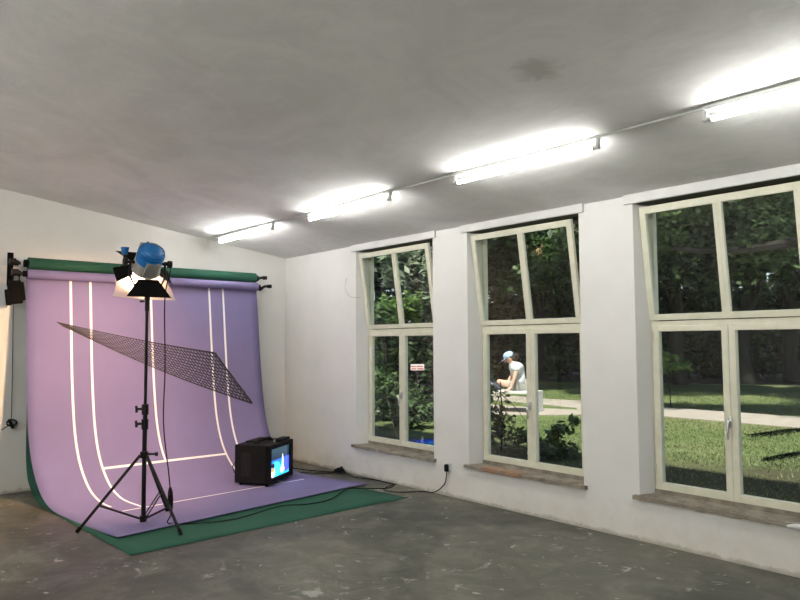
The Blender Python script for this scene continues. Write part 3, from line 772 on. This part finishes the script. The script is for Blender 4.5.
def blades():
    rnd = random.Random(5); vs, fs = [], []
    for _ in range(42000):
        px = rnd.uniform(470, 830); D = 6.6 + 14*rnd.random()**1.4
        p = pol(px, D)
        if p.x > 3.2 and p.y < 1.4+.35*(p.x-2.5) and rnd.random() < .8: continue
        if p.y < .8 or (6.3 < p.y < 8.2 and p.x > -1) : continue
        if -1.6 < p.x < 1.2 and 4.3 < p.y < 6.4: continue
        h = rnd.uniform(.012, .04); a = rnd.uniform(0, PI); wv = V((math.cos(a), math.sin(a), 0))*rnd.uniform(.004, .009); l = V((rnd.uniform(-.03, .03), rnd.uniform(-.03, .03), h))
        k = len(vs); vs += [p-wv, p+wv, p+l]; fs.append((k, k+1, k+2))
    me = bpy.data.meshes.new('grass'); me.from_pydata(vs, [], fs); o = bpy.data.objects.new('grass', me); C.objects.link(o)
    me.materials.append(leaf_material('grass_blades', (.07, .11, .035), (.23, .26, .11), .3)); return tag(o, 'short grass blades on the lawn', None, None, 'stuff')
blades()

LM_ = {
 'dark': leaf_material('leaves_dark', (.014, .034, .016), (.065, .11, .045)),
 'mid': leaf_material('leaves_mid', (.03, .065, .025), (.12, .19, .07)),
 'light': leaf_material('leaves_light', (.07, .16, .03), (.20, .32, .08)),
 'silver': leaf_material('leaves_silver', (.10, .15, .09), (.30, .36, .24)),
 'conifer': leaf_material('needles', (.02, .05, .025), (.07, .12, .05), .2),
}
M_bark = noisy('bark', (.012, .010, .008), (.035, .03, .022), 8, .9, .6)
def crown_mesh(name, blobs, n, size, seed, long=1.6):
    rnd = random.Random(seed); vs, fs = [], []
    vol = [b_[3]*b_[4]*b_[5] for b_ in blobs]; tot = sum(v**.67 for v in vol)
    for b_, v in zip(blobs, vol):
        for _ in range(int(n*v**.67/tot)):
            d = V((rnd.gauss(0, 1), rnd.gauss(0, 1), rnd.gauss(0, 1))).normalized(); rr = rnd.random()**.45
            wob = .75 + .25*math.sin(d.x*7+seed)*math.sin(d.y*6+seed*2)*2
            p = V((b_[0]+d.x*b_[3]*rr*wob, b_[1]+d.y*b_[4]*rr*wob, b_[2]+d.z*b_[5]*rr*wob))
            if p.z < GZ+.03: p.z = GZ + .03 + rnd.random()*.2
            s_ = size*rnd.uniform(.6, 1.3)
            a = V((rnd.gauss(0, 1), rnd.gauss(0, 1), rnd.gauss(-.25, .5))).normalized(); n_ = V((rnd.gauss(0, .6), rnd.gauss(0, .6), 1)).normalized()
            sd_ = a.cross(n_).normalized()*s_*.5; a = a*s_*long/2; dr = V((0, 0, -s_*.12))
            k = len(vs); vs += [p-a, p+sd_+dr, p+a, p-sd_+dr]; fs.append((k, k+1, k+2)); fs.append((k, k+2, k+3))
    me = bpy.data.meshes.new(name); me.from_pydata(vs, [], fs); return me
def tree(name, px, D, blobs, n, size, kind, label, cat='tree', trunk=None, seed=1, group=None, long=1.6, branches=6):
    """blobs in local metres: (side, away, height above ground, rs, ra, rz)"""
    p = pol(px, D); th = YAW + math.atan((px-400)/690.3)
    sd_ = V((math.sin(th), math.cos(th), 0)); aw = V((-math.cos(th), math.sin(th), 0))
    root = empty(name, p, 0, label, cat, group)
    bl = []
    for s_, a_, h, rs, ra, rz in blobs:
        q = p + sd_*s_ + aw*a_; bl.append((q.x, q.y, GZ+h, (rs+ra)/2, (rs+ra)/2, rz))
    me = crown_mesh('foliage', bl, n, size, seed, long); o = bpy.data.objects.new('foliage', me); C.objects.link(o); me.materials.append(LM_[kind]); put(o, root)
    tr, th_ = trunk or (.03, .6)
    rnd = random.Random(seed+50); b = MB()
    tp = []; hh = th_
    for i in range(7): tp.append(p + V((rnd.uniform(-1, 1)*tr*.8, rnd.uniform(-1, 1)*tr*.8, -.05 + hh*i/6)))
    b.tube(tp, [tr*(1.15-.11*i) for i in range(7)], 10)
    for k in range(branches):
        t0 = tp[rnd.randint(2, 5)]; tgt = bl[k % len(bl)]; e = V((tgt[0]+rnd.uniform(-.5, .5)*tgt[3], tgt[1]+rnd.uniform(-.5, .5)*tgt[4], tgt[2]+rnd.uniform(-.2, .4)*tgt[5]))
        b.tube([t0, t0.lerp(e, .5)+V((0, 0, .1*(e-t0).length)), e], [tr*.45, tr*.3, tr*.12], 6)
    put(b.build('trunk', M_bark, None, True), root)
    return root
# shrubs close outside the far window
tree('laurel_shrub', 386, 12.2, [(.1, -.2, .3, .6, .5, .4), (-.1, 0, .55, .5, .4, .55), (.1, .2, 1.2, .45, .4, .45), (-.2, .1, 1.7, .35, .3, .35)], 2600, .075, 'mid', 'bright leafy shrub behind the left panes of the far window', 'shrub', (.02, 1.7), 11)
tree('elder_shrub', 414, 12.5, [(.1, -.3, .3, .7, .5, .4), (0, 0, .7, .6, .5, .7), (-.2, .1, 1.5, .5, .4, .4), (.25, .2, 1.3, .4, .4, .35)], 2600, .08, 'dark', 'shadowy shrub behind the right panes of the far window', 'shrub', (.02, 1.4), 12)
tree('low_shrub', 410, 10.9, [(0, 0, .3, .6, .4, .35), (-.3, .1, .6, .4, .35, .3)], 1500, .06, 'mid', 'low shrub on the ground behind the lower panes of the far window', 'shrub', (.012, .5), 15)
tree('willow_shrub', 424, 14.2, [(0, 0, 2.6, .75, .6, .6), (-.5, 0, 2.9, .5, .5, .5), (.1, 0, 2.0, .4, .4, .3)], 2600, .10, 'silver', 'silvery drooping narrow-leaved shrub high behind the far window', 'shrub', (.04, 2.6), 13, long=2.8)
tree('bright_sapling', 390, 12.8, [(-.1, 0, 1.85, .5, .4, .38), (.35, 0, 2.0, .3, .3, .3)], 1100, .10, 'light', 'fresh light green sapling at the transom of the far window', 'shrub', (.02, 1.8), 14)
tree('broadleaf_tree', 372, 17.5, [(0, 0, 1.2, 2.0, 1.5, 1.4), (0, 0, 4.0, 2.2, 1.6, 2.0), (.6, 0, 6.0, 2.2, 1.6, 1.8)], 9000, .17, 'dark', 'dense dark broadleaf tree farthest left behind the far window', 'tree', (.2, 5), 21)
tree('broadleaf_tree', 428, 19.0, [(0, 0, 1.4, 1.8, 1.5, 1.5), (0, 0, 4.0, 2.2, 1.6, 2.0), (0, 0, 6.2, 2.0, 1.6, 1.8)], 9000, .17, 'dark', 'dense dark broadleaf tree behind the right half of the far window', 'tree', (.2, 5), 22)
# shrubs outside the middle window
tree('young_shrub', 500, 8.6, [(-.05, 0, .35, .35, .3, .35), (-.18, .1, .75, .2, .25, .35), (.25, .1, .15, .35, .3, .16)], 620, .055, 'mid', 'low loose-leaved shrub under the bench behind the middle window', 'shrub', (.012, .9), 31)
tree('young_shrub', 556, 8.3, [(-.1, 0, .10, .5, .3, .14), (.0, 0, .32, .22, .15, .10), (.2, 0, .42, .16, .1, .08)], 460, .06, 'mid', 'small leafy shrub at the lower right of the middle window', 'shrub', (.01, .4), 32)
# woodland beyond the lawn
wood = [
 (470, 24, 'dark', 8.0, 'dark tree behind the left edge of the middle window'), (505, 29, 'dark', 9.5, 'very dark tree standing behind the seated person'),
 (535, 25, 'mid', 8.5, 'leafy mid-green tree behind the mullion of the middle window'), (566, 28, 'dark', 9.0, 'tall dark tree behind the right panes of the middle window'),
 (600, 24, 'mid', 8.0, 'mid-green tree behind the pier between middle and near windows'), (640, 27, 'dark', 9.0, 'dark tree at the left edge of the near window'),
 (675, 23.5, 'dark', 8.5, 'dark tree behind the left panes of the near window'), (712, 28, 'dark', 10, 'deep green tree behind the mullion of the near window'),
 (745, 24.5, 'mid', 8.0, 'mid-green tree behind the right panes of the near window'), (785, 26, 'dark', 9.5, 'dark tree behind the right edge of the near window'), (830, 25, 'dark', 9.0, 'dark tree beyond the right edge of the picture')]
for i, (px, D, kd, h, lab) in enumerate(wood):
    r = 2.3
    tree('woodland_tree', px, D, [(.3, 2.4, h*.26, r, r*.6, h*.20), (-.9, -1.2, h*.48, r, r*.9, h*.16), (.9, -.8, h*.62, r, r*.8, h*.2), (0, 0, h*.82, r*1.1, r*.8, h*.2)], 16000, .16, kd, lab, 'tree', (.22, h*.8), 60+i, 'trees beyond the lawn')
tree('shade_tree', 608, 17, [(0, 0, 7.4, 3.6, 3.0, 1.5), (-1.5, 1, 6.4, 2.4, 2.2, 1.0), (2.0, 1, 6.6, 2.4, 2.2, 1.0)], 11000, .18, 'dark', 'tall tree standing behind the pier between the middle and near windows, its crown above them', 'tree', (.2, 6.5), 201)
tree('shade_tree', 905, 17, [(-1, 0, 7.4, 3.8, 3.0, 1.5), (-3.0, 1, 6.6, 2.4, 2.2, 1.0)], 10000, .18, 'dark', 'tall tree standing past the right edge, its crown above the near window', 'tree', (.2, 6.5), 203)
# undergrowth hedge pieces below the crowns
for i, (px, lab) in enumerate(((480, 'dark hedge bush left of the seated person'), (530, 'dark hedge bush behind the bench'), (568, 'dark hedge bush at the right of the middle window'), (660, 'dark hedge bush left in the near window'), (700, 'dark hedge bush near the mullion of the near window'), (760, 'dark hedge bush right in the near window'))):
    tree('hedge_bush', px, 25.5 if px < 600 else 27, [(-.8, 0, .7, 1.0, .7, .8), (.8, 0, .75, 1.1, .7, .8), (0, 0, 1.0, 1.0, .7, .7)], 3600, .13, 'dark' if i % 2 == 0 else 'conifer', lab, 'bush', (.05, .8), 90+i, 'bushes along the edge of the wood')
# a light green spray of leaves by the near window
tree('hazel_sapling', 668, 15, [(-.15, 0, 1.05, .35, .3, .12), (.1, 0, .85, .4, .3, .10), (-.3, 0, .75, .3, .3, .1)], 300, .10, 'light', 'light green sapling at the upper left of the near window lower panes', 'shrub', (.012, 1.1), 120)
# overhanging tree close to the near window with a long dark bough
root = tree('overhanging_tree', 838, 13, [(-2.2, 0, 3.9, 1.3, .8, .6), (-3.0, .5, 3.2, .8, .6, .35), (-1.2, 0, 4.2, 1.0, .8, .8), (-1.0, .3, 3.0, .9, .7, .4), (0, 0, 4.5, 1.8, 1.5, 1.2), (-3.6, 0, 4.2, .8, .7, .5)], 13000, .085, 'mid', 'near tree leaning its long dark bough across the top of the near window', 'tree', (.16, 4.2), 130, branches=0)
b = MB(); p0 = pol(838, 13, 3.30); b.tube(smooth([p0, pol(790, 12.8, 3.20), pol(745, 13.0, 3.16), pol(700, 13.2, 3.22), pol(672, 13.2, 3.30)]), [.10-.0028*i for i in range(25)], 8); put(b.build('bough', M_bark, None, True), root)
# spruce branch tips by the near window
def spruce():
    root = empty('spruce', pol(812, 7.2), 0, 'young spruce reaching its dark needled branch into the near window', 'tree')
    p = pol(812, 7.2); rnd = random.Random(9); vs, fs = [], []
    t_ = MB(); t_.tube([p, p+V((0, 0, 1.0))], [.03, .012], 8); put(t_.build('trunk', M_bark), root)
    br = MB()
    for z, ln, k in ((.56, .56, 0), (.36, .44, 0), (.5, .6, 1), (.35, .6, 2), (.6, .5, 3), (.25, .6, 2)):
        th = YAW + math.atan(412/690.3); sdv = V((math.sin(th), math.cos(th), 0)); aw = V((-math.cos(th), math.sin(th), 0))
        d = (-sdv*1.0 + aw*rnd.uniform(-.25, .25), aw, sdv, -aw)[k] if k else (-sdv + aw*rnd.uniform(-.25, .25)); d = d.normalized()
        a = p + V((0, 0, z)); e = a + d*ln + V((0, 0, -.10)); br.tube([a, a.lerp(e, .5)+V((0, 0, .01)), e], [.008, .006, .003], 5)
        side = d.cross(V((0, 0, 1)))
        tw = [(a, e)]
        for j in range(9):
            s0 = a.lerp(e, .15+.09*j)
            for sg in (-1, 1): tw.append((s0, s0 + (d*.7 + side*sg*.8).normalized()*(.15*(1-.07*j)) + V((0, 0, -.03))))
        for s0, s1 in tw:
            L = (s1-s0).length; dd = (s1-s0).normalized()
            for q in range(int(L*260)):
                pp = s0.lerp(s1, rnd.random()); nd = (dd*.6 + V((rnd.gauss(0, 1), rnd.gauss(0, 1), rnd.gauss(0, .8))).normalized()).normalized()*.042
                wv = nd.cross(V((rnd.random(), rnd.random(), rnd.random()))).normalized()*.004
                kk = len(vs); vs += [pp-wv, pp+wv, pp+nd]; fs.append((kk, kk+1, kk+2))
    put(br.build('branches', M_bark), root)
    me = bpy.data.meshes.new('needles'); me.from_pydata(vs, [], fs); o = bpy.data.objects.new('needles', me); C.objects.link(o); me.materials.append(LM_['conifer']); put(o, root)
spruce()
# dark timber fence deep in the wood
M_fence = noisy('dark_fence_wood', (.02, .017, .013), (.045, .038, .03), 6, .9)
fr_ = empty('timber_fence', pol(640, 31), 0, 'long dark timber fence in the shade behind the trees', 'fence')
pa, pb = pol(440, 31), pol(900, 31)
d = (pb-pa).normalized(); Ln = (pb-pa).length; Mf = Matrix((d, V((0, 0, 1)).cross(d), V((0, 0, 1)))).transposed().to_4x4(); Mf.translation = pa
b = MB()
for i in range(13): b.box(0, Ln, -.02, .02, .1+i*.19, .26+i*.19, Mf)
put(b.build('boards', M_fence), fr_)
for i in range(12):
    b = MB(); b.box(i*Ln/11-.06, i*Ln/11+.06, -.12, -.02, -.05, 2.7, Mf); put(b.build('post', M_fence), fr_)
# blue tub and small barrier board seen through the far window
tubp = pol(429, 8.8); tb = empty('plastic_tub', tubp, .4, 'bright blue plastic tub on the ground behind the far window', 'tub')
M_tub = mat('blue_plastic', (.01, .06, .62), .35)
b = MB(); b.lathe([(0, .0), (.13, .0), (.16, .07), (.165, .075), (.165, .09), (.15, .09), (.125, .012), (0, .012)], None, 24); b.build('basin', M_tub, tb, True)
b = MB(); b.lathe([(.155, .078), (.175, .080), (.175, .095), (.155, .095)], None, 24); b.build('rim', M_tub, tb, True)
sgp = pol(417, 11.4); sg_ = empty('barrier_board', sgp, 0, 'small white board with pale red bands among the shrubs', 'sign')
M_red = mat('faded_red', (.55, .12, .12), .6); th = YAW + math.atan(16/690.3)
Mb = Matrix((V((math.sin(th), math.cos(th), 0)), V((-math.cos(th), math.sin(th), 0)), V((0, 0, 1)))).transposed().to_4x4()
b = MB(); b.box(-.11, .11, 0, .012, .88, .98, Mb); b.build('board', M_white, sg_)
b = MB(); b.box(-.10, -.02, -.003, 0, .895, .915, Mb); b.box(.0, .10, -.003, 0, .895, .915, Mb); b.box(-.105, -.03, -.003, 0, .935, .955, Mb); b.box(-.015, .09, -.003, 0, .935, .955, Mb); b.build('red_bands', M_red, sg_)
b = MB(); b.box(-.012, .012, .012, .03, -.05, .95, Mb); b.build('stake', M_bark, sg_)

# ------------------------------------------------------------ bench, bag, person
bx = V((.38, 5.08, GZ)); bd = V((.93, .37, 0)).normalized(); bn = V((-bd.y, bd.x, 0))
Mbn = Matrix((bd, bn, V((0, 0, 1)))).transposed().to_4x4(); Mbn.translation = bx
bench = empty('stone_bench', bx, 0, 'white slab bench outside, behind the middle window', 'bench')
M_bench = noisy('pale_concrete', (.60, .60, .58), (.70, .70, .68), 6, .8)
b = MB(); b.box(-2.0, 0, 0, .62, .365, .41, Mbn, .006); put(b.build('bench_top', M_bench), bench)
for x in (-.05, -2.0):
    b = MB(); b.box(x, x+.05, 0, .62, 0, .366, Mbn, .005); put(b.build('side_panel', M_bench), bench)
TZ = GZ+.411
def bp(px, up, aw=.25):                # person frame: px along the bench from the hip, up from the bench top
    q = Mbn @ V((px-.40, aw, 0)); q.z = TZ+up*(1 if up < .2 else 1-.09*(up-.2)/.5); return q
M_bag = noisy('dark_fabric', (.02, .025, .035), (.05, .06, .08), 12, .8); M_bagl = mat('pale_blue_fabric', (.35, .42, .5), .8)
bag = empty('shoulder_bag', bp(-.45, 0), 0, 'dark soft bag lying on the bench beside the person', 'bag')
b = MB(); b.tube([bp(-.62, .07, .28), bp(-.58, .075, .28), bp(-.45, .08, .26), bp(-.34, .055, .25), bp(-.30, .04, .25)], [.03, .07, .078, .052, .02], 12); put(b.build('body', M_bag, None, True), bag)
b = MB(); b.tube([bp(-.55, .11, .20), bp(-.50, .12, .20), bp(-.46, .10, .19)], [.02, .035, .02], 8); put(b.build('pocket_flap', M_bagl, None, True), bag)
b = MB(); b.tube(smooth([bp(-.60, .08, .25), bp(-.52, .17, .25), bp(-.42, .165, .25), bp(-.32, .06, .25)]), .008, 6); put(b.build('strap', M_bag, None, True), bag)

def skin_mesh(name, pts, edges, rad, sub=2):
    me = bpy.data.meshes.new(name); me.from_pydata(pts, edges, []); o = bpy.data.objects.new(name, me); C.objects.link(o)
    mo = o.modifiers.new('skin', 'SKIN'); mo.use_smooth_shade = True
    for i, r in enumerate(rad):
        me.skin_vertices[0].data[i].radius = (r, r) if not isinstance(r, tuple) else r
    me.skin_vertices[0].data[0].use_root = True
    ss = o.modifiers.new('sub', 'SUBSURF'); ss.levels = sub; ss.render_levels = sub
    dg = bpy.context.evaluated_depsgraph_get(); nm = bpy.data.meshes.new_from_object(o.evaluated_get(dg))
    bpy.data.objects.remove(o); nm.name = name
    for p in nm.polygons: p.use_smooth = True
    return nm
def link(name, me, m_, root):
    o = bpy.data.objects.new(name, me); C.objects.link(o); me.materials.clear(); me.materials.append(m_); put(o, root); return o
M_skin = noisy('skin', (.60, .38, .28), (.66, .43, .32), 5, .55)
M_shirt = noisy('pale_shirt', (.60, .60, .62), (.72, .72, .74), 10, .85); M_short = noisy('grey_shorts', (.30, .30, .27), (.38, .37, .33), 10, .9)
M_cap = noisy('light_blue_cap', (.38, .55, .82), (.42, .60, .88), 8, .8); M_hair = noisy('dark_hair', (.025, .016, .012), (.05, .032, .022), 30, .6)
person = empty('person', bp(.02, 0, .3), 0, 'person in light blue cap and pale t-shirt sitting on the white bench', 'person')
J = {}
def bodymesh():
    P, E, Rd = [], [], []
    def add(name, p, r, par=None):
        J[name] = len(P); P.append(p); Rd.append(r)
        if par is not None: E.append((J[par], J[name]))
    add('pelvis', bp(.02, .11, .33), .115)
    add('waist', bp(.02, .24, .33), .095, 'pelvis'); add('chest', bp(-.02, .38, .33), .115, 'waist'); add('upper', bp(-.05, .49, .33), .095, 'chest')
    add('neck', bp(-.09, .55, .33), .048, 'upper'); add('neck2', bp(-.12, .58, .33), .048, 'neck'); add('head1', bp(-.155, .61, .325), .074, 'neck2'); add('head2', bp(-.16, .665, .325), .090, 'head1'); add('head3', bp(-.145, .72, .325), .077, 'head2')
    # nearer arm straight down onto the bench edge
    add('shR', bp(.04, .50, .17), .055, 'upper'); add('elR', bp(.01, .27, .10), .038, 'shR'); add('wrR', bp(-.05, .065, .045), .026, 'elR')
    # farther arm reaching to the bag
    add('shL', bp(-.13, .48, .47), .055, 'upper'); add('elL', bp(-.17, .27, .45), .038, 'shL'); add('wrL', bp(-.25, .10, .36), .026, 'elL')
    for s_, dx, dy, up in (('R', -.03, -.02, .02), ('L', -.05, -.04, .065)):
        w0 = P[J['wr'+s_]]; fw = (bd*dx*1.5 + bn*dy*1.2 + V((0, 0, -.03))).normalized(); sdv = fw.cross(V((0, 0, 1))).normalized()
        add('palm'+s_, w0 + fw*.05, .026, 'wr'+s_)
        for k in range(4):
            kn = w0 + fw*.085 + sdv*(k-1.5)*.02; kn.z = max(kn.z, TZ+.012)
            ln = (.065, .075, .07, .055)[k]
            add('k%s%d' % (s_, k), kn, .010, 'palm'+s_)
            q = kn + fw*ln*.5; q.z = max(kn.z-.01, TZ+.010); add('m%s%d' % (s_, k), q, .009, 'k%s%d' % (s_, k))
            q2 = q + fw*ln*.5; q2.z = max(q.z-.015, TZ+.009); add('t%s%d' % (s_, k), q2, .008, 'm%s%d' % (s_, k))
        q = w0 + fw*.035 - sdv*.04; q.z = max(q.z-.01, TZ+.012); add('th%s' % s_, q, .011, 'palm'+s_)
        q2 = q + fw*.03 - sdv*.012; q2.z = max(q2.z-.01, TZ+.010); add('tt%s' % s_, q2, .009, 'th%s' % s_)
    # legs: far thigh forward along the bench and folded, near leg hanging over the far side
    add('hipL', bp(-.03, .095, .25), .085, 'pelvis'); add('knL', bp(-.42, .165, .30), .056, 'hipL'); add('anL', bp(-.08, .05, .42), .038, 'knL'); add('toL', bp(-.18, .035, .50), .028, 'anL')
    add('hipR', bp(.06, .095, .42), .085, 'pelvis'); add('knR', bp(-.20, .15, .52), .056, 'hipR'); add('anR', bp(.10, .05, .56), .038, 'knR'); add('toR', bp(.0, .035, .60), .028, 'anR')
    return skin_mesh('body', P, E, Rd), P
bm_, JP = bodymesh()
link('body', bm_, M_skin, person)
j = lambda n: JP[J[n]]
face = (-bd*.8 + V((0, 0, -.45)) - bn*.15).normalized()
hc = j('head2')
b = MB(); b.tube([hc + face*.07 + V((0, 0, .02)), hc + face*.112 - V((0, 0, .015))], [.010, .016], 8); b.tube([hc+face*.10-V((0, 0, .03)), hc+face*.09-V((0, 0, .035))], [.014, .01], 8); link('nose', b.build('nose_tmp', None, None, True).data, M_skin, person); bpy.data.objects.remove(bpy.data.objects['nose_tmp'])
fs_ = face.cross(V((0, 0, 1))).normalized(); fu = fs_.cross(face)
for s_ in (-1, 1):
    b = MB(); b.lathe([(0, -.012), (.01, -.006), (.012, 0), (.01, .006), (0, .012)], T(*(hc+face*.078+fs_*s_*.032+fu*.018)), 10)
    put(b.build('eye', M_hair, None, True), person)
b = MB(); b.tube([hc+face*.082-fs_*.022-fu*.045, hc+face*.09-fu*.047, hc+face*.082+fs_*.022-fu*.045], .006, 6); put(b.build('mouth', mat('lips', (.45, .18, .15), .5), None, True), person)
for s_ in (-1, 1):
    b = MB(); b.lathe([(0, -.01), (.02, -.006), (.026, 0), (.018, .01), (0, .008)], axis_M(hc+fs_*s_*.088, fs_*s_), 12)
    put(b.build('ear', M_skin, None, True), person)
sh = skin_mesh('shirt', [bp(.03, .10, .33), j('waist'), j('chest'), j('upper'), j('neck').lerp(j('upper'), .3), j('shR')+V((0, 0, .005)), j('shR').lerp(j('elR'), .62), j('shL')+V((0, 0, .005)), j('shL').lerp(j('elL'), .6)],
   [(0, 1), (1, 2), (2, 3), (3, 4), (3, 5), (5, 6), (3, 7), (7, 8)], [.14, .132, .150, .140, .062, .110, .085, .110, .085])
link('shirt', sh, M_shirt, person)
sh = skin_mesh('shorts', [j('pelvis'), j('hipL'), j('hipL').lerp(j('knL'), .45), j('hipR'), j('hipR').lerp(j('knR'), .55)], [(0, 1), (1, 2), (0, 3), (3, 4)], [.125, .10, .088, .10, .088])
link('shorts', sh, M_short, person)
b = MB()
b.lathe([(.100, -.012), (.106, .0), (.104, .04), (.085, .075), (.05, .095), (0, .102)], axis_M(hc + fu*.03 + V((0, 0, .012)), (fu*.97 - face*.12)), 24)
cp = put(b.build('cap', M_cap, None, True), person)
b = MB(); bm = b.bm; rr = []
for i in range(9):
    a = -1.1 + 2.2*i/8; o1 = hc + fu*.032 + V((0, 0, .012)) + (face*math.cos(a) + fs_*math.sin(a))*.098; o2 = o1 + (face*math.cos(a*.7))*.075*math.cos(a*.9) - fu*.012
    rr.append([bm.verts.new(x) for x in (o1, o2, o2-fu*.004, o1-fu*.004)])
for A, B in zip(rr, rr[1:]):
    for k in range(4): bm.faces.new((A[k], A[(k+1) % 4], B[(k+1) % 4], B[k]))
bm.faces.new(rr[0]); bm.faces.new(rr[-1])
put(b.build('cap_brim', M_cap, None, True), person)
b = MB(); bk = -face
b.tube([hc + bk*.03 + fu*.035, hc + bk*.065 + fu*.0, hc + bk*.075 - fu*.04, hc + bk*.07 - fu*.085], [.085, .075, .06, .025], 14)
b.tube([hc + bk*.12 + fu*.01, hc + bk*.17 + V((0, 0, .0)), hc + bk*.19 - V((0, 0, .05)), hc + bk*.17 - V((0, 0, .10))], [.03, .04, .03, .01], 10)
put(b.build('hair', M_hair, None, True), person)
